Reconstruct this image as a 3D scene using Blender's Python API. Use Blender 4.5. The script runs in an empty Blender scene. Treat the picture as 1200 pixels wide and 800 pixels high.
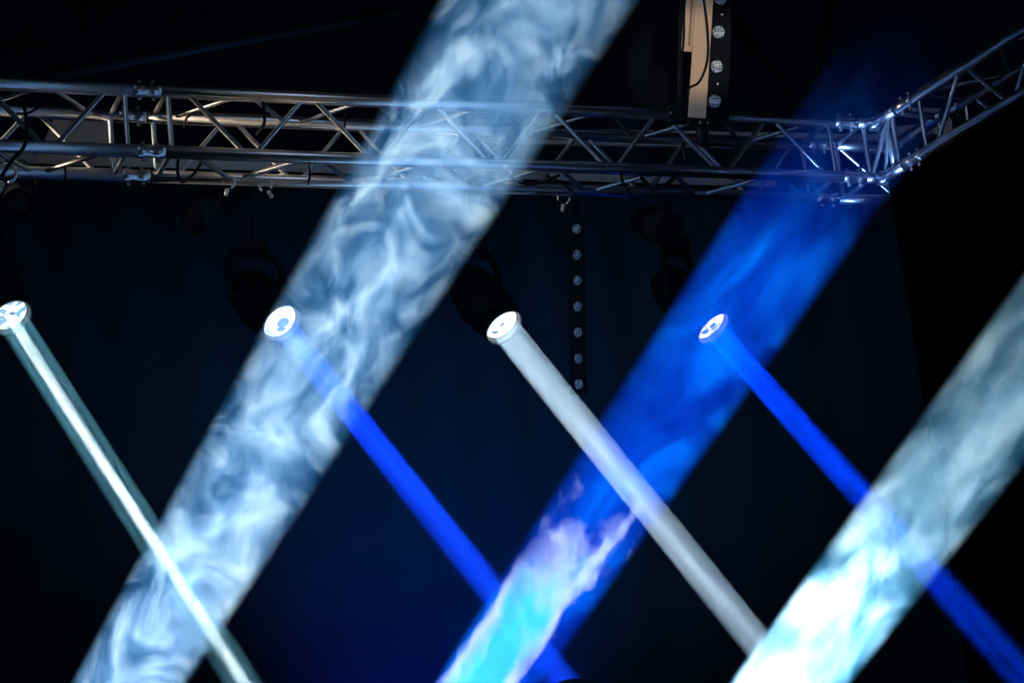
import bpy, bmesh, math, random
from mathutils import Vector, Matrix
random.seed(7)
S = bpy.context.scene
C = S.collection
V = Vector

# ------------------------------------------------------------------ camera
CAMZ = 2.2
PITCH, ROLL = 0.29572, -0.11126
F_ = V((0, math.cos(PITCH), math.sin(PITCH)))
U0 = V((0, -math.sin(PITCH), math.cos(PITCH)))
R_ = V((math.cos(ROLL), 0, 0)) + U0 * math.sin(ROLL)
U_ = V((-math.sin(ROLL), 0, 0)) + U0 * math.cos(ROLL)
CAM = V((0, 0, CAMZ))
cd = bpy.data.cameras.new('camera'); cd.lens = 90; cd.sensor_width = 36
cd.clip_start = .1; cd.clip_end = 200
cam = bpy.data.objects.new('camera', cd); C.objects.link(cam)
m = Matrix.Identity(4)
for i in range(3):
    m[i][0] = R_[i]; m[i][1] = U_[i]; m[i][2] = -F_[i]; m[i][3] = CAM[i]
cam.matrix_world = m
S.camera = cam
def at(x, y, depth):
    """a real point that stands depth metres out along the view axis"""
    return CAM + (F_ + R_ * ((x - 600) / 3000) - U_ * ((y - 400) / 3000)) * depth

# ------------------------------------------------------------------ world, lights, exposure
vs = S.view_settings
vs.view_transform = 'Standard'; vs.look = 'None'; vs.exposure = 0; vs.gamma = 1; vs.use_curve_mapping = False
S.cycles.use_denoising = True
w = bpy.data.worlds.new('night'); S.world = w; w.use_nodes = True
bg = w.node_tree.nodes['Background']
bg.inputs[0].default_value = (0.05, 0.16, 0.4, 1); bg.inputs[1].default_value = 0.004

def light(name, kind, loc, target, power, color, **kw):
    l = bpy.data.lights.new(name, kind); l.energy = power; l.color = color
    for k, v in kw.items(): setattr(l, k, v)
    o = bpy.data.objects.new(name, l); C.objects.link(o); o.location = loc
    o.rotation_euler = (V(target) - V(loc)).to_track_quat('-Z', 'Y').to_euler()
    return o
# cool wash from the front, over the audience
TRM = at(560, 150, 10)
light('front_wash', 'AREA', (-3.5, 1.0, 9.5), TRM, 44, (.5, .70, 1), size=1.6, shape='DISK')
light('front_wash_low', 'AREA', (4.0, 2.0, 2.5), TRM, 30, (.5, .7, 1), size=.8, shape='DISK')

# ------------------------------------------------------------------ materials
def srgb(r, g, b):
    f = lambda c: (c / 255 / 12.92) if c / 255 <= .04045 else ((c / 255 + .055) / 1.055) ** 2.4
    return (f(r), f(g), f(b), 1)
def new_mat(name):
    mt = bpy.data.materials.new(name); mt.use_nodes = True
    return mt, mt.node_tree.nodes, mt.node_tree.links
def surf(name, col, rough=.5, metal=0, var=.15, scale=20, bump=0, spec=.5, stretch=None):
    mt, N, L = new_mat(name); p = N['Principled BSDF']
    p.inputs['Roughness'].default_value = rough; p.inputs['Metallic'].default_value = metal
    p.inputs['Specular IOR Level'].default_value = spec
    tc = N.new('ShaderNodeTexCoord'); nz = N.new('ShaderNodeTexNoise')
    nz.inputs['Scale'].default_value = scale; nz.inputs['Detail'].default_value = 5
    src = tc.outputs['Object']
    if stretch:
        mp = N.new('ShaderNodeMapping'); mp.inputs['Scale'].default_value = stretch
        L.new(src, mp.inputs[0]); src = mp.outputs[0]
    L.new(src, nz.inputs['Vector'])
    cr = N.new('ShaderNodeMapRange'); cr.inputs[3].default_value = 1 - var; cr.inputs[4].default_value = 1 + var
    L.new(nz.outputs[0], cr.inputs[0])
    mx = N.new('ShaderNodeVectorMath'); mx.operation = 'SCALE'; mx.inputs[0].default_value = col[:3]
    L.new(cr.outputs[0], mx.inputs['Scale']); L.new(mx.outputs[0], p.inputs['Base Color'])
    r2 = N.new('ShaderNodeMapRange'); r2.inputs[3].default_value = rough * .85; r2.inputs[4].default_value = min(1, rough * 1.2)
    L.new(nz.outputs[0], r2.inputs[0]); L.new(r2.outputs[0], p.inputs['Roughness'])
    if bump:
        b = N.new('ShaderNodeBump'); b.inputs['Strength'].default_value = bump; b.inputs['Distance'].default_value = .01
        L.new(nz.outputs[0], b.inputs['Height']); L.new(b.outputs[0], p.inputs['Normal'])
    return mt
M_ALU = surf('aluminium', (.46, .48, .51, 1), .31, 1, .07, 9, 0)
M_ALU2 = surf('bright_aluminium', (.6, .61, .63, 1), .3, .95, .1, 30)
M_STEEL = surf('zinc_steel', (.3, .3, .3, 1), .4, .8, .2, 60)
M_BLACK = surf('black_powder_coat', (.0045, .0075, .012, 1), .6, 0, .3, 40, .1, .06)
M_RUB = surf('black_rubber', (.008, .008, .009, 1), .7, 0, .2, 60, 0, .15)
M_WOOD = surf('planed_pine', srgb(214, 178, 142), .6, 0, .14, 5, .1, .3, (14, 14, 1.2))
M_PALE = surf('pale_painted_beam', srgb(180, 174, 168), .7, 0, .12, 6, .1, .3)
M_PANEL = surf('grey_brown_board', srgb(168, 148, 132), .8, 0, .12, 7, .1, .2)
M_DRAPE = surf('navy_black_drape', (.035, .05, .07, 1), .95, 0, .25, 3, .1, .05)
M_BORDER = surf('black_masking_cloth', (.0015, .0015, .002, 1), 1, 0, .25, 8, 0, 0)
M_ROOF = surf('dark_roof_membrane', (.02, .024, .03, 1), .9, 0, .25, 1.5, 0, .05)
M_ROOFPIPE = surf('dark_roof_tube', (.014, .017, .02, 1), .6, .2, .2, 5, 0, .2)
M_DGL = surf('dark_lens_glass', (.03, .04, .05, 1), .2, 0, .1, 20)
M_CLAMP = surf('dull_teal_clamp', (.05, .09, .10, 1), .5, .4, .1, 20)
M_REFL = surf('satin_reflector', (.75, .78, .82, 1), .35, .6, .08, 20)

def lens_mat(name, light_c, dark_c, strength, seed, amount):
    """a lit lamp lens: reflector image painted into its glow, with darker noise swirls"""
    mt, N, L = new_mat(name); p = N['Principled BSDF']
    p.inputs['Base Color'].default_value = (.1, .1, .12, 1); p.inputs['Roughness'].default_value = .15
    tc = N.new('ShaderNodeTexCoord'); mp = N.new('ShaderNodeMapping'); mp.inputs['Location'].default_value = (seed, seed * .7, 0)
    L.new(tc.outputs['Object'], mp.inputs[0])
    nz = N.new('ShaderNodeTexNoise'); nz.inputs['Scale'].default_value = 16; nz.inputs['Detail'].default_value = 2.5
    nz.inputs['Distortion'].default_value = 1.6
    L.new(mp.outputs[0], nz.inputs['Vector'])
    cr = N.new('ShaderNodeValToRGB'); e = cr.color_ramp.elements
    e[0].position = amount - .05; e[0].color = dark_c; e[1].position = amount + .03; e[1].color = light_c
    L.new(nz.outputs[0], cr.inputs[0]); L.new(cr.outputs[0], p.inputs['Emission Color'])
    p.inputs['Emission Strength'].default_value = strength
    return mt
def glow_mat(name, col, strength):
    mt, N, L = new_mat(name); p = N['Principled BSDF']
    p.inputs['Base Color'].default_value = (.1, .1, .12, 1)
    p.inputs['Emission Color'].default_value = col; p.inputs['Emission Strength'].default_value = strength
    return mt
def led_lens_mat():
    mt, N, L = new_mat('faceted_led_optic'); p = N['Principled BSDF']
    p.inputs['Roughness'].default_value = .25
    tc = N.new('ShaderNodeTexCoord'); vo = N.new('ShaderNodeTexVoronoi'); vo.inputs['Scale'].default_value = 95
    vo.feature = 'F1'; vo.inputs['Randomness'].default_value = .25
    L.new(tc.outputs['Object'], vo.inputs['Vector'])
    cr = N.new('ShaderNodeValToRGB'); e = cr.color_ramp.elements
    e[0].position = .25; e[0].color = (.85, .93, 1, 1); e[1].position = .62; e[1].color = (.16, .22, .27, 1)
    L.new(vo.outputs['Distance'], cr.inputs[0]); L.new(cr.outputs[0], p.inputs['Base Color'])
    return mt
M_LED = led_lens_mat()

# ------------------------------------------------------------------ mesh helpers
def tag(o, label=None, cat=None, group=None, kind=None):
    if label: o['label'] = label
    if cat: o['category'] = cat
    if group: o['group'] = group
    if kind: o['kind'] = kind
    return o
def empty(name, loc, label=None, cat=None, group=None, kind=None):
    o = bpy.data.objects.new(name, None); C.objects.link(o); o.location = loc; o.empty_display_size = .1
    return tag(o, label, cat, group, kind)
def frame(a, up=None):
    a = a.normalized()
    h = V((0, 0, 1)) if abs(a.z) < .9 else V((1, 0, 0))
    if up is not None: h = up
    x = h.cross(a).normalized(); return x, a.cross(x), a
class MB:
    def __init__(s): s.v = []; s.f = []
    def ring(s, c, x, y, r, n, ry=None):
        b = len(s.v); ry = r if ry is None else ry
        for i in range(n):
            t = 2 * math.pi * i / n
            s.v.append(c + x * (r * math.cos(t)) + y * (ry * math.sin(t)))
        return b
    def join(s, a, b, n):
        for i in range(n): s.f.append((a + i, a + (i + 1) % n, b + (i + 1) % n, b + i))
    def cap(s, a, n, flip=False):
        s.f.append(tuple(range(a, a + n)) if not flip else tuple(reversed(range(a, a + n))))
    def tube(s, p, q, r, n=12, r2=None, caps=True):
        x, y, a = frame(q - p)
        A = s.ring(p, x, y, r, n); B = s.ring(q, x, y, r if r2 is None else r2, n); s.join(A, B, n)
        if caps: s.cap(A, n, True); s.cap(B, n)
        return s
    def path(s, pts, r, n=8):
        last = None
        for i, p in enumerate(pts):
            d = (pts[min(i + 1, len(pts) - 1)] - pts[max(i - 1, 0)])
            if i == 0: x, y, a = frame(d)
            else:
                a = d.normalized(); x = (x - a * x.dot(a)).normalized(); y = a.cross(x)
            B = s.ring(p, x, y, r, n)
            if last is not None: s.join(last, B, n)
            else: s.cap(B, n, True)
            last = B
        s.cap(last, n); return s
    def lathe(s, o, a, prof, n=32, closed=False):
        x, y, a = frame(a); first = last = None
        for (t, r) in prof:
            B = s.ring(o + a * t, x, y, max(r, 1e-4), n)
            if last is not None: s.join(last, B, n)
            else: first = B
            last = B
        if closed: s.join(last, first, n)
        else: s.cap(first, n, True); s.cap(last, n)
        return s
    def box(s, c, x, y, z, sx, sy, sz):
        b = len(s.v)
        for k in (-1, 1):
            for (i, j) in ((-1, -1), (1, -1), (1, 1), (-1, 1)):
                s.v.append(c + x * (i * sx / 2) + y * (j * sy / 2) + z * (k * sz / 2))
        for f in ((3, 2, 1, 0), (4, 5, 6, 7), (0, 1, 5, 4), (1, 2, 6, 5), (2, 3, 7, 6), (3, 0, 4, 7)):
            s.f.append(tuple(b + i for i in f))
        return s
    def build(s, name, mt, parent=None, smooth=True, bevel=0, kind=None, origin=None):
        o_ = origin if origin is not None else (parent_world(parent) if parent else sum(s.v, V((0, 0, 0))) / len(s.v))
        me = bpy.data.meshes.new(name)
        me.from_pydata([v - o_ for v in s.v], [], s.f); me.update()
        bm = bmesh.new(); bm.from_mesh(me); bmesh.ops.recalc_face_normals(bm, faces=bm.faces)
        if bevel: bmesh.ops.bevel(bm, geom=bm.edges[:] , offset=bevel, segments=2, affect='EDGES', profile=.6)
        bm.to_mesh(me); bm.free()
        if smooth:
            for p in me.polygons: p.use_smooth = len(p.vertices) <= 4
        if mt: me.materials.append(mt)
        o = bpy.data.objects.new(name, me); C.objects.link(o)
        if parent: o.parent = parent; o.location = o_ - parent_world(parent)
        else: o.location = o_
        if kind: o['kind'] = kind
        return o
def parent_world(p):
    l = V(p.location)
    while p.parent: p = p.parent; l = l + V(p.location)
    return l
EX, EY, EZ = V((1, 0, 0)), V((0, 1, 0)), V((0, 0, 1))

# ------------------------------------------------------------------ setting: back wall drape, ceiling
def drape(x0, x1, y, z0, z1, mt, name, amp=.015, per=.42):
    mb = MB(); n = int((x1 - x0) / .06); rows = 2
    for j in range(rows):
        for i in range(n + 1):
            x = x0 + (x1 - x0) * i / n
            o = amp * math.sin(2 * math.pi * x / per + .8 * math.sin(x * 1.7)) + amp * .4 * math.sin(x * 9.1)
            mb.v.append(V((x, y + o, z0 + (z1 - z0) * j)))
    for i in range(n): mb.f.append((i, i + 1, n + 2 + i, n + 1 + i))
    # thickness
    return mb
wb = drape(-9, 9, 17.5, 0, 12, M_DRAPE, 'wall_back').build('wall_back', M_DRAPE)
wb['kind'] = 'structure'
so = wb.modifiers.new('thick', 'SOLIDIFY'); so.thickness = .01
cl = MB().box(V((0, 9, 12.05)), EX, EY, EZ, 18, 18, .1).build('ceiling', M_ROOF, smooth=False); cl['kind'] = 'structure'
fl = MB().box(V((0, 9, -.05)), EX, EY, EZ, 18, 18, .1).build('floor', M_ROOF, smooth=False); fl['kind'] = 'structure'
def roof_pipe(p, q, r, label):
    o = MB().tube(p, q, r, 14).build('roof_tube', M_ROOFPIPE); tag(o, label, 'roof tube', kind='thing')
roof_pipe(at(60, 88, 15), at(470, 12, 15.5), .035, 'dark roof tube slanting up behind the left end of the truss')
roof_pipe(at(850, 10, 15.5), at(930, 130, 15), .05, 'dark roof tube slanting down right of the wooden boards')
roof_pipe(at(980, -30, 15.5), at(945, 138, 15), .03, 'thin dark roof tube steeply rising above the truss corner')
# dim blue lamps added so the back drape glows navy in place of haze
light('added_glow_centre', 'SPOT', at(560, 1250, 13.5), at(600, 330, 17.3), 600, (.02, .26, .55), spot_size=1.15, spot_blend=1, shadow_soft_size=.2)
light('added_glow_left', 'SPOT', at(260, 1250, 13.5), at(330, 90, 17.3), 800, (.02, .24, .55), spot_size=1.25, spot_blend=1, shadow_soft_size=.2)
light('added_glow_low', 'SPOT', at(520, 1180, 15.0), at(510, 780, 17.3), 380, (.0, .05, 1), spot_size=.8, spot_blend=1, shadow_soft_size=.2)

# ------------------------------------------------------------------ truss
s = .24; RC = .0245; RBR = .0098
P0 = V((1.57682, 9.84409, 3.75386 + CAMZ))
y1, y2 = .39477, -1.04118
D1 = V((math.cos(y1), math.sin(y1), 0)); N1 = V((-math.sin(y1), math.cos(y1), 0))
D2 = V((math.cos(y2), math.sin(y2), 0)); N2 = V((-math.sin(y2), math.cos(y2), 0))
def P(a, v, n, d=D1, nn=N1): return P0 + d * a + nn * (n * s) + EZ * (-v * s)      # v: 0 top, 1 bottom; n: 0 front, 1 rear

def brace(root, a, b, name='brace'):
    x = (b - a).normalized()
    return MB().tube(a + x * RC * .7, b - x * RC * .7, RBR, 10, caps=False).build(name, M_ALU, root)
def truss_section(a0, a1, anchor, flip, label, d=D1, nn=N1, frames=(1, 1)):
    root = empty('lighting_truss', P((a0 + a1) / 2, 1, .5, d, nn), label, 'truss', 'box truss sections')
    for v in (0, 1):
        for n in (0, 1):
            MB().tube(P(a0 - .03, v, n, d, nn), P(a1 + .03, v, n, d, nn), RC, 20).build('chord', M_ALU, root)
    for k, a in enumerate((a0, a1)):
        if frames[k]:
            brace(root, P(a, 0, 0, d, nn), P(a, 1, 0, d, nn)); brace(root, P(a, 0, 1, d, nn), P(a, 1, 1, d, nn))
            brace(root, P(a, 0, 0, d, nn), P(a, 0, 1, d, nn)); brace(root, P(a, 1, 0, d, nn), P(a, 1, 1, d, nn))
    h = .2425; k0 = int(math.floor((a0 - anchor) / h)); pts = []
    k = k0
    while anchor + k * h < a1 + h:
        pts.append((k + flip, anchor + k * h)); k += 1
    g = .016
    for (k, a), (k2, b) in zip(pts, pts[1:]):
        if a < a0 + .01 or b > a1 - .01: continue
        e = k % 2          # even: front bottom, rear top, top front, bottom rear
        brace(root, P(a + g, 1 - e, 0, d, nn), P(b - g, e, 0, d, nn))
        brace(root, P(a + g, e, 1, d, nn), P(b - g, 1 - e, 1, d, nn))
        brace(root, P(a + g, 0, e, d, nn), P(b - g, 0, 1 - e, d, nn))
        brace(root, P(a + g, 1, 1 - e, d, nn), P(b - g, 1, e, d, nn))
    return root
def couplers(root, a, d=D1, nn=N1):
    """four conical couplers with bolts join two sections at station a"""
    for v in (0, 1):
        for n in (0, 1):
            c = P(a, v, n, d, nn)
            mb = MB().lathe(c - d * .055, d, [(0, RC * .8), (.004, RC * 1.06), (.035, RC * 1.05), (.04, RC * .95), (.07, RC * .95), (.075, RC * 1.05), (.106, RC * 1.05), (.11, RC * .8)], 20)
            cp = mb.build('coupler', M_ALU, root)
            b = MB()
            ax = (EZ if v == 0 else -EZ)
            for t in (-.026, .026):
                q = c + d * t
                b.tube(q - ax * .034, q + ax * .040, .0045, 8); b.tube(q + ax * .030, q + ax * .038, .009, 6); b.tube(q - ax * .036, q - ax * .029, .008, 6)
            b.build('bolt', M_STEEL, cp, smooth=False)
T1 = truss_section(-4.75, -3.125, -3.17, 1, 'left box truss section running out of the picture at upper left')
T2 = truss_section(-2.962, -.215, -.24, 0, 'long aluminium box truss section crossing behind the wide white light beam')
couplers(T2, -3.043)
T3 = empty('truss_corner', P(0, 1, .5), 'box truss corner block glowing in blue light', 'truss corner')
tq = .20964
QO = P0 + N1 * s + D1 * tq                       # outer corner, top
for v in (0, 1):
    z = EZ * (-v * s)
    MB().tube(P(-.09, v, 0), P0 + z, RC, 20).build('chord', M_ALU, T3)
    MB().tube(P0 + z, P(.15, v, 0, D2, N2), RC, 20).build('chord', M_ALU, T3)
    MB().tube(P(-.09, v, 1), QO + z, RC, 20).build('chord', M_ALU, T3)
    MB().tube(QO + z, P(.15, v, 1, D2, N2), RC, 20).build('chord', M_ALU, T3)
    for q in (P0, QO):
        MB().lathe(q + z - EZ * .026, EZ, [(0, .02), (.004, .026), (.048, .026), (.052, .02)], 16).build('corner_boss', M_ALU2, T3)
brace(T3, P(-.055, 0, 0), P(-.055, 1, 0)); brace(T3, P(-.055, 0, 1), P(-.055, 1, 1))
brace(T3, P(-.055, 0, 0), P(-.055, 0, 1)); brace(T3, P(-.055, 1, 0), P(-.055, 1, 1))
brace(T3, P(.12, 0, 0, D2, N2), P(.12, 1, 0, D2, N2)); brace(T3, P(.12, 0, 1, D2, N2), P(.12, 1, 1, D2, N2))
brace(T3, P(.12, 0, 0, D2, N2), P(.12, 0, 1, D2, N2)); brace(T3, P(.12, 1, 0, D2, N2), P(.12, 1, 1, D2, N2))
brace(T3, QO, QO - EZ * s); brace(T3, P0 + EZ * 0, QO); brace(T3, P0 - EZ * s, QO - EZ * s)
brace(T3, P(-.05, 1, 0), P(.1, 0, 0, D2, N2)); brace(T3, P(.02, 1, 0, D2, N2), P(.1, 0, 0, D2, N2))
brace(T3, P(-.05, 0, 1), QO - EZ * s)
couplers(T3, -.135)
T4 = truss_section(.30, 2.35, .34, 0, 'box truss section climbing towards the upper right from the corner', D2, N2, (1, 0))
couplers(T4, .215, D2, N2)

# black pole clamped in the corner
pl = MB().tube(P(.075, -.02, .03, D2, N2) + V((0, 0, .0)), P(.075, 1.0, .03, D2, N2), .012, 12).build('corner_post', M_ALU2, T3)

# black masking cloth tied under the right-hand truss
mb = MB(); n = 60; L0, L1 = .03, 2.35
for j in range(2):
    for i in range(n + 1):
        a = L0 + (L1 - L0) * i / n
        q = P(a, 1, 0, D2, N2) + N2 * (.004 * math.sin(a * 21)) - EZ * (.022 + j * 4.4)
        mb.v.append(q)
for i in range(n): mb.f.append((i, i + 1, n + 2 + i, n + 1 + i))
bd = mb.build('masking_curtain', M_BORDER)
tag(bd, 'black masking curtain hanging under the right truss section', 'curtain')
so = bd.modifiers.new('thick', 'SOLIDIFY'); so.thickness = .004

# ------------------------------------------------------------------ pale beams, board behind the truss
def plank(name, a, b, hgt, thick, mt, label, cat, up=None):
    x = (b - a).normalized(); u = up if up is not None else U_
    y = (u - x * u.dot(x)).normalized(); z = x.cross(y)
    o = MB().box((a + b) / 2, x, y, z, (b - a).length, hgt, thick).build(name, mt, smooth=False, bevel=.004)
    return tag(o, label, cat, kind='thing')
plank('roof_beam', at(-60, 180, 11.32), at(905, 216, 12.25), .10, .12, M_PALE, 'long pale roof beam seen behind the lower truss chords', 'beam')
plank('roof_beam', at(560, 159, 12.1), at(1053, 168, 12.1), .075, .10, M_PALE, 'shorter pale roof beam behind the upper rear chord ending at the corner', 'beam')
mb = MB(); pts = [(66, 132), (128, 132), (126, 192), (40, 192)]
for dd in (11.22, 11.25):
    for (x, y) in pts: mb.v.append(at(x, y, dd))
mb.f = [(0, 1, 2, 3), (7, 6, 5, 4)] + [(i, (i + 1) % 4, 4 + (i + 1) % 4, 4 + i) for i in range(4)]
tag(mb.build('board', M_PANEL, smooth=False, bevel=.003), 'grey brown board with a slanted edge behind the left truss', 'board')
# pale odds and ends beyond the corner
plank('roof_beam', at(1040, 156, 12.0), at(1100, 150, 11.66), .05, .06, M_PALE, 'pale beam stub behind the corner block', 'beam')
plank('roof_beam', at(1066, 128, 11.6), at(1104, 130, 11.6), .02, .03, M_PALE, 'thin pale rail just under the top chord at right', 'beam')
cb = empty('junction_box', at(1104, 149, 11.6), 'small pale electrical box beyond the truss corner', 'box')
MB().box(at(1104, 149, 11.6), R_, U_, F_, .085, .065, .05).build('housing', M_PALE, cb, smooth=False, bevel=.005)
MB().tube(at(1112, 158, 11.57), at(1112, 166, 11.57), .008, 10).build('cable_gland', M_BLACK, cb)
MB().tube(at(1101, 146, 11.57), at(1101, 146, 11.55), .006, 10).build('screw', M_STEEL, cb)

# ------------------------------------------------------------------ wooden boards and near LED batten, upright in front of the truss
DB = 9.75
def upright(x0, y0, x1, y1_, depth, w_, th, mt, name, parent=None, bevel=.002):
    a, b = at(x0, y0, depth), at(x1, y1_, depth)
    x = (b - a).normalized(); n_ = F_; y = n_.cross(x).normalized(); z = x.cross(y)
    return MB().box((a + b) / 2, x, y, z, (b - a).length, w_, th).build(name, mt, parent, smooth=False, bevel=bevel)
lb = upright(829, -60, 816.5, 138, DB, .068, .022, M_WOOD, 'wooden_board')
tag(lb, 'long pale wooden board hanging upright beside the LED batten', 'board')
sb = empty('wooden_board', at(807, 60, DB + .03), 'short wooden board with a row of small holes behind the long board', 'board')
upright(813, -60, 805.5, 60.5, DB + .035, .048, .018, M_WOOD, 'plank', sb)
hs = MB()
for i in range(26):
    q = at(809.2 - i * .085, 53 - i * 4.1 + 0, DB + .0245) if False else at(807.6 + i * .14, 53 - i * 2.35, DB + .0255)
    hs.box(q, R_, U_, F_, .0085, .0036, .003)
hs.build('perforated_strip', M_RUB, sb, smooth=False)

bt = empty('led_batten', at(843, 60, DB), 'near black LED batten with four round lenses beside the wooden board', 'stage light', 'LED battens')
upright(845, -70, 838.2, 139, DB + .062, .098, .06, M_BLACK, 'housing', bt, .006)
def led(root, x, y, depth, rx, nrm):
    c = at(x, y, depth)
    MB().lathe(c, nrm, [(0, rx * 1.12), (.004, rx * 1.12), (.006, rx * 1.02), (.001, rx * .99)], 28).build('bezel', M_BLACK, root)
    x_, y_, a = frame(nrm)
    mb = MB().lathe(c, nrm, [(.001, rx * .98), (.006, rx * .85), (.009, rx * .55), (.0105, .001)], 28)
    mb.build('lens', M_LED, root)
for k, (x, y) in enumerate([(844.5, -2), (842, 37.5), (840, 78), (837.5, 118.5), (847, -42)]):
    led(bt, x, y, DB + .03, .0265, (CAM - at(x, y, DB)).normalized())
for (x, y) in [(846, 17), (841, 98)]:
    MB().tube(at(x, y, DB + .034), at(x, y, DB + .026), .004, 8).build('screw', M_STEEL, bt)
# black bracket that carries the boards and batten on the truss
br = empty('mounting_bracket', at(812, 140, 9.9), 'black bracket clamping the boards and LED batten onto the truss', 'bracket')
MB().box(at(796, 134, 9.93), R_, U_, F_, .085, .07, .16).build('clamp_plate', M_BLACK, br, smooth=False, bevel=.004)
MB().box(at(829, 142, 9.86), R_, U_, F_, .15, .03, .20).build('carrier', M_BLACK, br, smooth=False, bevel=.004)
MB().tube(at(824, 146, 9.85), at(823, 168, 9.95), .02, 14).build('stem', M_BLACK, br)
MB().box(at(823, 160, 9.95), R_, U_, F_, .05, .05, .05).build('half_coupler', M_BLACK, br, smooth=False, bevel=.008)
for (x, y, d_) in [(786.5, 132, 9.84), (820.5, 143.5, 9.75), (829.5, 144, 9.75)]:
    MB().lathe(at(x, y, d_), (CAM - at(x, y, d_)), [(0, .0055), (.004, .0055), (.007, .003)], 10).build('bolt', M_STEEL, br)
upright(799, -60, 796, 128, DB + .08, .018, .012, M_BLACK, 'back_rail', br)

# ------------------------------------------------------------------ cables
def bez(pts, n=24):
    out = []
    P_ = [pts[0]] + pts + [pts[-1]]
    for i in range(len(pts) - 1):
        p0, p1, p2, p3 = P_[i:i + 4]
        for k in range(n // 2):
            t = k / (n // 2)
            out.append(.5 * ((2 * p1) + (p2 - p0) * t + (2 * p0 - 5 * p1 + 4 * p2 - p3) * t * t + (3 * p1 - p0 - 3 * p2 + p3) * t ** 3))
    out.append(pts[-1]); return out
def cable(pts, label, r=.005, mt=None, g=None):
    o = MB().path(bez([at(*p) for p in pts]), r, 8).build('cable', mt or M_RUB)
    tag(o, label, 'cable', g)
cable([(822, -20, 9.7), (829, 35, 9.69), (829, 70, 9.69), (820, 95, 9.69), (808, 103, 9.71), (806, 112, 9.76)], 'black cable curving across the long wooden board', .0048)
cable([(805, -20, 9.72), (802, 10, 9.72), (801, 50, 9.74), (797, 75, 9.78), (795, 120, 9.85)], 'black cable running down the edge of the short wooden board', .0045)
D = 9.3
cable([(308, 120, 9.45), (310, 132, 9.42), (309, 146, 9.42), (301, 157, 9.5)], 'short black cable hooked over the top chord left of the white beam', .006)
cable([(230, 131, 9.6), (219, 138, 9.5), (216, 149, 9.5)], 'small black cable tail on the rear chord near the coupler', .004)
cable([(28, 122, 9.3), (32, 150, 9.1), (28, 172, 9.0), (14, 188, 9.1), (2, 206, 9.2)], 'black cable dangling through the far left end of the truss', .007)
cable([(48, 124, 9.3), (34, 132, 9.2), (20, 133, 9.3)], 'black cable tied across the rear chord at far left', .005)
cable([(76, 196, 9.2), (77, 206, 9.15), (76, 214, 9.2)], 'black tie hanging round the rear lower chord at far left', .004)
cable([(209, 186, 9.25), (208, 200, 9.25), (213, 213, 9.3), (226, 205, 9.4), (236, 190, 9.5)], 'black cable loop drooping below the front chord near the coupler', .006)
cable([(362, 194, 9.5), (363, 205, 9.45), (361, 216, 9.5)], 'black cable tie on the rear lower chord left of the white beam', .004)
cable([(404, 133, 9.65), (405, 141, 9.6), (403, 152, 9.7)], 'black cable tie hanging on the rear top chord by the white beam', .004)
cable([(597, 205, 9.9), (604, 211, 9.85), (620, 216, 9.85), (640, 212, 9.9), (655, 205, 10)], 'thin black cable sagging behind the lower chord right of the white beam', .006)
cable([(728, 200, 10), (730, 214, 9.9), (738, 226, 9.9), (744, 240, 9.95)], 'black cable end drooping below the middle of the truss', .006)
cable([(752, 208, 10.05), (759, 217, 10), (768, 221, 10), (780, 217, 10), (790, 208, 10.05)], 'thick black cable loop sagging below the bracket', .009)
cable([(800, 168, 10.05), (802, 178, 9.98), (804, 190, 9.95)], 'black cable hanging in the truss just left of the bracket stem', .006)
cable([(812, 160, 10.0), (818, 167, 9.98), (826, 172, 9.98), (834, 170, 10.0)], 'black cable curled beside the bracket stem', .006)
cable([(640, 206, 9.95), (655, 212, 9.9), (668, 222, 9.9), (676, 232, 9.9)], 'thin black cable hanging towards the far LED batten', .005)

# ------------------------------------------------------------------ fly pipe behind the truss; everything below hangs from it
def fp(x, off=0): return at(x, 216 + (x - 600) * .032 + off, 11.2)
pipe = MB().tube(fp(-160), fp(960), .024, 16).build('fly_pipe', M_BLACK)
tag(pipe, 'black fly pipe running behind the lower chord of the truss', 'pipe')

# far LED batten
b2 = empty('led_batten', at(676, 360, 11.2), 'far slim black LED batten hanging below the truss behind a white beam', 'stage light', 'LED battens')
upright(675.2, 252, 678.4, 462, 11.2, .072, .05, M_BLACK, 'housing', b2, .001)
for i in range(7):
    x, y = 675.5 + i * .4, 268 + i * 30.35
    c = at(x, y, 11.57); nr = (CAM - c).normalized()
    nr = (nr + R_ * .55).normalized()
    led(b2, x, y, 11.172, .024, nr)
MB().tube(at(675, 226, 11.2), at(675.2, 254, 11.2), .009, 10).build('hanger', M_BLACK, b2)
# small clamp lit pale under chord beside it
def hook_clamp(x, y, depth, label, tilt=0, sc=1., mt=None):
    mt = mt or M_ALU2
    r = empty('hook_clamp', at(x, y, depth), label, 'clamp', 'hook clamps under the truss')
    u = (U_ * math.cos(tilt) + R_ * math.sin(tilt)); rr = F_.cross(u)
    c = at(x, y, depth)
    ring = [c + u * (.034 * sc * math.sin(t)) + rr * (.034 * sc * math.cos(t)) for t in [math.radians(q) for q in range(-60, 211, 18)]]
    MB().path(ring, .007 * sc, 8).build('hook', mt, r)
    MB().box(c - u * .055 * sc, rr, u, F_, .022 * sc, .045 * sc, .02 * sc).build('stem', mt, r, smooth=False, bevel=.003)
    MB().lathe(c - u * .062 * sc - F_ * .02 * sc, -F_, [(0, .011 * sc), (.008 * sc, .011 * sc), (.012 * sc, .006 * sc)], 8).build('wing_nut', mt, r)
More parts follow.
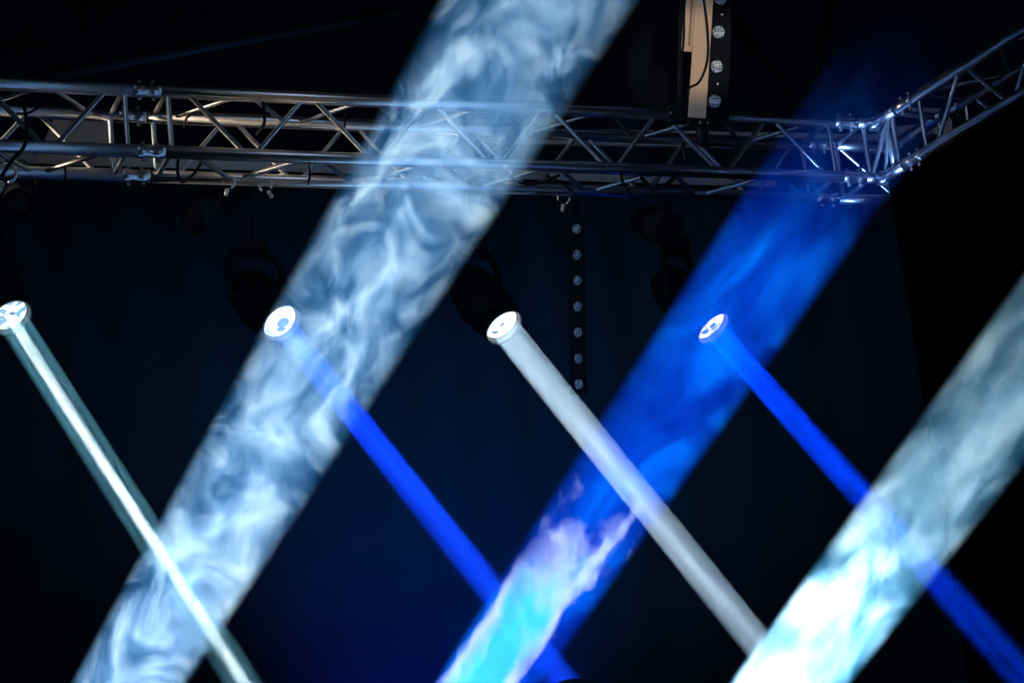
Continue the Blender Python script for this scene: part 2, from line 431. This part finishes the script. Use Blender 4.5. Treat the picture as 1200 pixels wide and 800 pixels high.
def par_can(x, y, depth, axis, label, L=.22, R=.075):
    """black can light hanging by its yoke from the fly pipe"""
    c = at(x, y, depth)
    r = empty('can_light', c, label, 'stage light', 'unlit can lights under the truss')
    a = axis.normalized(); sx = a.cross(EZ).normalized()
    MB().lathe(c - a * L * .5, a, [(0, R * .35), (.01, R * .6), (L * .35, R * .95), (L * .4, R), (L, R), (L, R * .93), (L * .9, R * .9)], 26).build('can', M_BLACK, r)
    MB().lathe(c + a * L * .38, a, [(0, R * .88), (.006, R * .7), (.01, R * .2)], 26).build('lens', M_RUB, r)
    yk = [c + sx * (R + .012), c + sx * (R + .014) + EZ * .09, c + sx * .03 + EZ * .15, c - sx * .03 + EZ * .15, c - sx * (R + .014) + EZ * .09, c - sx * (R + .012)]
    MB().path(yk, .006, 6).build('yoke', M_BLACK, r)
hook_clamp(268, 214, 9.64, 'zinc hook clamp under the rear chord, right of the left coupler', .2, .65)
hook_clamp(311, 217, 9.70, 'tilted zinc hook clamp under the rear chord, two along from the left coupler', -.5, .7)
hook_clamp(661, 232, 10.18, 'small dull clamp under the rear chord, above the far LED batten', .1, .7, M_CLAMP)
hook_clamp(8, 203, 9.35, 'zinc hook clamp at the far left end of the truss', .4)
par_can(20, 232, 9.6, V((.2, -.8, -.55)), 'unlit black can light under the far left end of the truss', .18, .06)
par_can(240, 246, 10.4, V((-.5, -.7, -.6)), 'unlit black can light under the truss near the left coupler')
par_can(765, 262, 10.9, V((.5, -.6, -.5)), 'unlit black can light below the wooden boards')
# ------------------------------------------------------------------ lit moving heads
AX = (R_ * .52 - U_ * .62 - F_ * .60).normalized()
def moving_head(x, y, depth, label, mat_lens, rad, patches, axis=AX, mat_patch=None, drop=True):
    c = at(x, y, depth)                       # centre of the front lens
    r = empty('moving_head', c, label, 'stage light', 'lit moving head lights')
    a = axis.normalized(); x_, y_, _ = frame(a)
    MB().lathe(c, a, [(-.012, rad * .2), (-.004, rad * .97), (0, rad * .99), (.003, rad * .9), (.006, .001)], 40).build('lens', mat_lens, r)
    # bezel tube: the lens sits a little inside it
    MB().lathe(c, a, [(-.03, rad * 1.0), (.024, rad * 1.07), (.028, rad * 1.10), (.028, rad * 1.16), (.02, rad * 1.19), (-.03, rad * 1.2)], 40, closed=True).build('bezel', M_BLACK, r)
    MB().lathe(c, a, [(-.004, rad * 1.02), (.022, rad * 1.055), (.0285, rad * 1.09), (.0295, rad * 1.17), (.0262, rad * 1.185), (.0262, rad * 1.09), (.02, rad * 1.065), (-.004, rad * 1.03)], 40, closed=True).build('bezel_liner', M_BEZ, r)
    MB().lathe(c, a, [(-.34, rad * .55), (-.33, rad * .9), (-.26, rad * 1.25), (-.14, rad * 1.45), (-.05, rad * 1.3), (-.025, rad * 1.2)], 32).build('head_body', M_BLACK, r)
    m_ = c - a * .19; sx = a.cross(EZ).normalized()
    for k in (-1, 1):
        MB().tube(m_ + sx * k * rad * 1.2, m_ + sx * k * (rad * 1.9), .02, 14).build('pivot', M_BLACK, r)
    yk = [m_ + sx * rad * 1.85 - EZ * .02, m_ + sx * rad * 1.85 + EZ * .15, m_ + sx * rad * 1.3 + EZ * .2, m_ - sx * rad * 1.3 + EZ * .2, m_ - sx * rad * 1.85 + EZ * .15, m_ - sx * rad * 1.85 - EZ * .02]
    MB().path(yk, .016, 8).build('yoke', M_BLACK, r)
    if mat_patch is not None:
        for (px, py, w_, h_, rot) in patches:
            pc = c + x_ * (px * rad) + y_ * (py * rad) + a * .0075
            X = x_ * math.cos(rot) + y_ * math.sin(rot); Y = -x_ * math.sin(rot) + y_ * math.cos(rot)
            mb = MB(); A = mb.ring(pc, X, Y, w_ * rad, 20, h_ * rad); B = mb.ring(pc + a * .004, X, Y, w_ * rad * .8, 20, h_ * rad * .8)
            mb.join(A, B, 20); mb.cap(A, 20, True); mb.cap(B, 20)
            mb.build('bulb_image', mat_patch, r)  # glowing oval that paints the bulb's darker reflection on the lens
    if drop:
        t = m_ + EZ * .2
        MB().box(t + EZ * .03, EX, EY, EZ, .12, .10, .06).build('base', M_BLACK, r, smooth=False, bevel=.008)
        pa, pb = fp(-160), fp(960); k_ = (t.x - pa.x) / (pb.x - pa.x)
        MB().tube(t + EZ * .05, pa.lerp(pb, k_), .004, 8).build('drop_rod', M_BLACK, r)
    return c, a
M_BEZ = surf('satin_dark_bezel', (.16, .18, .2, 1), .4, .3, .1, 30)
W_ = (.86, .95, 1, 1)
ML1 = lens_mat('lens_white_cool', (.85, .97, 1, 1), (.22, .45, .62, 1), 1.15, 3.1, .47)
ML2 = lens_mat('lens_white_blue', (.75, .93, 1, 1), (.45, .55, 1, 1), 1.25, 5.3, .43)
ML3 = lens_mat('lens_white_bright', (1, 1, 1, 1), (.75, .88, 1, 1), 1.5, 8.2, .33)
ML4 = lens_mat('lens_white_violet', (.88, .88, 1, 1), (.22, .3, .95, 1), 1.2, 11.7, .46)
MP1 = glow_mat('lamp_image_pale', (.33, .5, .68, 1), .55)
MP2 = glow_mat('lamp_image_blue', (.14, .28, .9, 1), .85)
MP4 = glow_mat('lamp_image_deep', (.08, .18, .8, 1), .8)
DH = 10.9
H1 = moving_head(10, 368, DH, 'lit moving head at the far left edge, its lens white', ML1, .083, [(.1, .15, .16, .10, .4)], mat_patch=MP1)
H2 = moving_head(327, 375.5, DH, 'lit moving head second from left, a blue bulb image in its lens', ML2, .080, [(.25, -.05, .36, .30, .3), (.3, -.42, .25, .15, .2)], mat_patch=MP2, axis=(R_ * .54 - U_ * .50 - F_ * .68))
H3 = moving_head(587, 379, DH, 'lit moving head with the brightest plain white lens, over the narrow white beam', ML3, .078, [(.02, .02, .16, .09, 1.2), (-.1, -.55, .26, .1, .2)], mat_patch=MP1)
H4 = moving_head(832, 380.5, DH, 'lit moving head furthest right, in front of the wide blue beam', ML4, .075, [(.05, .1, .2, .12, 1.2), (-.1, -.45, .3, .15, .5)], mat_patch=MP4, axis=(R_ * .56 - U_ * .60 - F_ * .50))

# top of one more unlit head, close to the camera, just entering the bottom edge
ul = empty('moving_head', at(668, 850, 8.9), 'dark rounded top of an unlit moving head entering the bottom edge', 'stage light')
MB().lathe(at(672, 796, 8.9) - EZ * .32, EZ, [(0, .06), (.02, .10), (.1, .115), (.24, .115), (.29, .095), (.315, .05), (.322, .001)], 32).build('head_body', M_BLACK, ul)
for k in (-1, 1): MB().box(at(672, 796, 8.9) + V((k * .14, 0, -.33)), EX, EY, EZ, .03, .08, .26).build('yoke_arm', M_BLACK, ul, smooth=False, bevel=.008)
MB().box(at(672, 796, 8.9) + V((0, 0, -.50)), EX, EY, EZ, .34, .28, .10).build('base', M_BLACK, ul, smooth=False, bevel=.01)

# ------------------------------------------------------------------ haze lit by the beams
def smoke(name, thin, thick, dens, scale, lo, hi, base, axis, stretch=1.5, step=.5, dist=.5, detail=5, seed=0, depth=2.2, along=None, plume=None, rough=.6, swirl=.12, lead=0):
    """scattering haze in metres from the column's start: beam tint and overexposure are painted as thin and thick smoke colours"""
    mt, N, L = new_mat(name); N.remove(N['Principled BSDF'])
    sc = N.new('ShaderNodeVolumeScatter'); sc.inputs['Anisotropy'].default_value = 0
    def math_(op, a, b_=None, c_=None):
        n_ = N.new('ShaderNodeMath'); n_.operation = op
        for i, v in enumerate((a, b_, c_)):
            if v is None: continue
            if isinstance(v, (int, float)): n_.inputs[i].default_value = v
            else: L.new(v, n_.inputs[i])
        return n_.outputs[0]
    def rng(v, a, b_, c_, d, smooth=True):
        n_ = N.new('ShaderNodeMapRange'); n_.interpolation_type = 'SMOOTHSTEP' if smooth else 'LINEAR'
        L.new(v, n_.inputs[0])
        for i, q in zip((1, 2, 3, 4), (a, b_, c_, d)): n_.inputs[i].default_value = q
        return n_.outputs[0]
    tc = N.new('ShaderNodeTexCoord')
    z = axis.normalized(); x = EY.cross(z).normalized(); y = z.cross(x)          # x lateral, y away from the audience, z along the beam
    q = Matrix((x, y, z)).to_euler()
    m2 = N.new('ShaderNodeMapping'); m2.inputs['Rotation'].default_value = q
    L.new(tc.outputs['Object'], m2.inputs[0])
    loc = m2.outputs[0]
    mp = N.new('ShaderNodeMapping'); mp.inputs['Scale'].default_value = (1, 1 / depth, 1 / stretch); mp.inputs['Location'].default_value = (seed, seed * 1.3, seed * .7)
    L.new(loc, mp.inputs[0])
    # slow swirl that bends the finer wisps
    sw = N.new('ShaderNodeTexNoise'); sw.inputs['Scale'].default_value = scale * .55; sw.inputs['Detail'].default_value = 1
    L.new(mp.outputs[0], sw.inputs['Vector'])
    vm = N.new('ShaderNodeVectorMath'); vm.operation = 'MULTIPLY_ADD'
    L.new(sw.outputs['Color'], vm.inputs[0]); vm.inputs[1].default_value = (swirl * 4,) * 3; L.new(mp.outputs[0], vm.inputs[2])
    nz = N.new('ShaderNodeTexNoise'); nz.inputs['Scale'].default_value = scale; nz.inputs['Detail'].default_value = detail
    nz.inputs['Roughness'].default_value = rough; nz.inputs['Distortion'].default_value = dist
    L.new(vm.outputs[0], nz.inputs['Vector'])
    d = rng(nz.outputs[0], lo, hi, 0, 1)
    cm = N.new('ShaderNodeMix'); cm.data_type = 'RGBA'; cm.inputs[6].default_value = thin + (1,); cm.inputs[7].default_value = thick + (1,)
    L.new(d, cm.inputs[0]); col = cm.outputs[2]
    den = math_('MULTIPLY_ADD', d, dens * (1 - base), dens * base)
    sp = N.new('ShaderNodeSeparateXYZ'); L.new(loc, sp.inputs[0]); zz = math_('SUBTRACT', sp.outputs[2], lead)
    if along:
        cv = N.new('ShaderNodeFloatCurve'); c_ = cv.mapping.curves[0]
        L.new(rng(zz, 0, along[0], 0, 1, False), cv.inputs['Value'])
        pts = along[1]
        top = max(p[1] for p in pts)
        c_.points[0].location = (pts[0][0], pts[0][1] / top); c_.points[1].location = (pts[-1][0], pts[-1][1] / top)
        for p in pts[1:-1]: c_.points.new(p[0], p[1] / top)
        cv.mapping.update()
        den = math_('MULTIPLY', den, math_('MULTIPLY', cv.outputs[0], top))
    if plume:                                    # dense billow at the beam's foot, pale rim and overexposed core painted as colour
        (z0, z1, ox, rx, amp, c1, c2) = plume
        dx = math_('ABSOLUTE', math_('SUBTRACT', sp.outputs[0], ox))
        f1 = rng(dx, rx * .45, rx * 1.15, .5, -.35, False)
        f2 = rng(zz, z0, z1, .55, -.62, False)
        n2 = N.new('ShaderNodeTexNoise'); n2.inputs['Scale'].default_value = 5.5; n2.inputs['Detail'].default_value = 7; n2.inputs['Roughness'].default_value = .62; n2.inputs['Distortion'].default_value = .3
        L.new(mp.outputs[0], n2.inputs['Vector'])
        f = math_('ADD', math_('MULTIPLY', math_('SUBTRACT', n2.outputs[0], .5), 2.6), math_('MINIMUM', math_('ADD', f2, .15), f1))
        g = math_('MULTIPLY', rng(f, .0, .12, 0, 1), rng(zz, z1 + .1, z1 + .4, 1, 0)); h_ = rng(f, .16, .5, 0, 1)
        c3 = N.new('ShaderNodeMix'); c3.data_type = 'RGBA'; c3.inputs[6].default_value = c1 + (1,); c3.inputs[7].default_value = c2 + (1,)
        L.new(h_, c3.inputs[0])
        c4 = N.new('ShaderNodeMix'); c4.data_type = 'RGBA'; L.new(g, c4.inputs[0]); L.new(col, c4.inputs[6]); L.new(c3.outputs[2], c4.inputs[7])
        col = c4.outputs[2]
        den = math_('ADD', den, math_('MULTIPLY', g, math_('MULTIPLY_ADD', h_, amp, amp)))
    L.new(col, sc.inputs['Color']); L.new(den, sc.inputs['Density'])
    L.new(sc.outputs[0], N['Material Output'].inputs['Volume'])
    mt.cycles.volume_step_rate = step
    return mt
def haze_column(label, p, q, r0, r1, mt, group):
    a = (q - p).normalized(); Ln = (q - p).length
    n = 36; prof = [(Ln * i / 12, r0 + (r1 - r0) * i / 12) for i in range(13)]
    o = MB().lathe(p, a, prof, n).build('light_beam', mt, origin=p)
    tag(o, label, 'light beam', group, 'thing')
    return o
def wide_beam(label, p0, d0, r0, p1, d1, r1, colr, power, mt_args, blend=.12, extra=.5):
    A, B = at(p0[0], p0[1], d0), at(p1[0], p1[1], d1)
    ra, rb = r0 * d0 / 3000, r1 * d1 / 3000
    ax = (B - A).normalized(); Ln = (B - A).length
    back = ra * Ln / (rb - ra)
    apex = A - ax * back
    half = math.atan(ra / back)
    print('beam', label, 'apex', apex, 'back', back)
    light('beam_lamp', 'SPOT', apex, B, power, colr, spot_size=2 * half * 1.06, spot_blend=blend, shadow_soft_size=.0)
    mt = smoke(axis=ax, lead=.4, **mt_args)
    a0 = A - ax * .85; b0 = B + ax * extra
    k = (rb - ra) / Ln
    haze_column(label, a0, b0, (ra - .85 * k) * 1.12, (rb + extra * k) * 1.12, mt, 'wide light beams in smoke')
wide_beam('wide pale white beam of swirling smoke rising across the truss', (150, 800), 9.1, 58, (629, 0), 9.25, 99, (.66, .90, 1), 265000,
          dict(name='smoke_white', thin=(.08, .42, 1), thick=(1, 1, 1), dens=.085, scale=7, lo=.42, hi=.70, base=.11, seed=2., swirl=.11, depth=3, detail=8, rough=.70, dist=.2,
               along=(5.2, ((0, 1), (.70, 1), (.80, .75), (.92, .2), (1, 0)))),
          blend=.3, extra=1.6)
wide_beam('wide deep blue beam of smoke rising to the truss corner', (570, 800), 8.3, 53, (906, 300), 8.9, 70, (.34, .46, 1), 560000,
          dict(name='smoke_blue', thin=(.0, .09, 1), thick=(.0, .38, 1), dens=.06, scale=5, lo=.40, hi=.70, base=.25, seed=5., swirl=.12, detail=7, rough=.68, dist=.2, depth=3,
               along=(3.8, ((0, 1.2), (.35, 1.0), (.52, 1.0), (.62, .75), (.68, .26), (.76, .06), (1, 0))),
               plume=(.50, 1.45, -.03, .13, .026, (.85, .95, 1), (.05, .56, 1))), blend=.35, extra=1.5)
wide_beam('wide teal white beam of smoke crossing the lower right corner', (925, 800), 7.6, 56, (1200, 436), 9.0, 67, (.50, .80, 1), 560000,
          dict(name='smoke_teal', thin=(.10, .55, 1), thick=(1, 1, 1), dens=.08, scale=6.5, lo=.41, hi=.70, base=.07, seed=9., swirl=.12, depth=3, detail=8, rough=.70, dist=.2,
               along=(3.9, ((0, 5), (.18, 4.2), (.30, 1.5), (.40, .85), (.72, .40), (1, 0)))), blend=.3, extra=1.1)

def narrow_beam(label, head, end, d1, colr, power, rad, spread, thin, dens, seed, core=None, fade=.9):
    c, a_ = head; B = at(end[0], end[1], d1)
    ax = (B - c).normalized(); p = c + ax * .032
    light('head_lamp', 'AREA', p, B, power, colr, shape='DISK', size=2 * rad, spread=math.radians(spread))
    if core: light('head_lamp_core', 'AREA', p + ax * .002, B, core[0], core[2], shape='DISK', size=2 * core[1], spread=math.radians(core[3]))
    Ln = (B - c).length
    mt = smoke('haze_%d' % seed, thin, (1, 1, 1), dens * 1.15, 26, .40, .60, .45, ax, 40, .6, .05, 2, seed, 5, along=(Ln, ((0, 1.05), (.5, (1 + fade) / 2), (1, fade))), swirl=.01)
    k = math.tan(math.radians(spread / 2))
    haze_column(label, c + ax * .004, c + ax * (Ln + .25), rad * 1.15, rad * 1.15 + k * Ln, mt, 'narrow light beams from the moving heads')
narrow_beam('narrow teal white beam with a bright core from the far left moving head', H1, (290, 808), 9.9, (.16, .52, .70), 3.0, .066, .5, (.9, .97, 1), .15, 1., core=(3.9, .024, (.75, .95, 1), .7))
narrow_beam('narrow blue beam from the second moving head, passing into the white smoke', H2, (665, 805), 9.6, (.004, .052, 1), 10.5, .052, 1.4, (.7, .8, 1), .15, 2., fade=.75)
narrow_beam('narrow grey white beam from the brightest moving head', H3, (925, 800), 9.9, (.54, .77, 1), 9, .064, .3, (.9, .97, 1), .15, 3., fade=.6)
narrow_beam('narrow blue beam from the furthest right moving head', H4, (1215, 810), 8.8, (.0, .05, 1), 8.5, .05, 1.3, (.7, .8, 1), .15, 4., fade=.28)

# ------------------------------------------------------------------ lamps aimed at the truss and boards
light('corner_blue_fill', 'SPOT', (-.6, 5.5, .6), at(1025, 175, 10.5), 8500, (.22, .44, 1), spot_size=.075, spot_blend=.6, shadow_soft_size=.06)  # added lamp: tints the corner, which the wide blue beam misses
light('warm_worklight', 'SPOT', P(-4.5, .45, 1.5), P(-1.9, .5, .75), 1000, (1, .76, .52), spot_size=.34, spot_blend=.7, shadow_soft_size=.05)
light('warm_profile', 'SPOT', (.3, 1.2, 2.8), at(822, 60, DB), 1150, (1, .84, .70), spot_size=.045, spot_blend=.4, shadow_soft_size=.05)
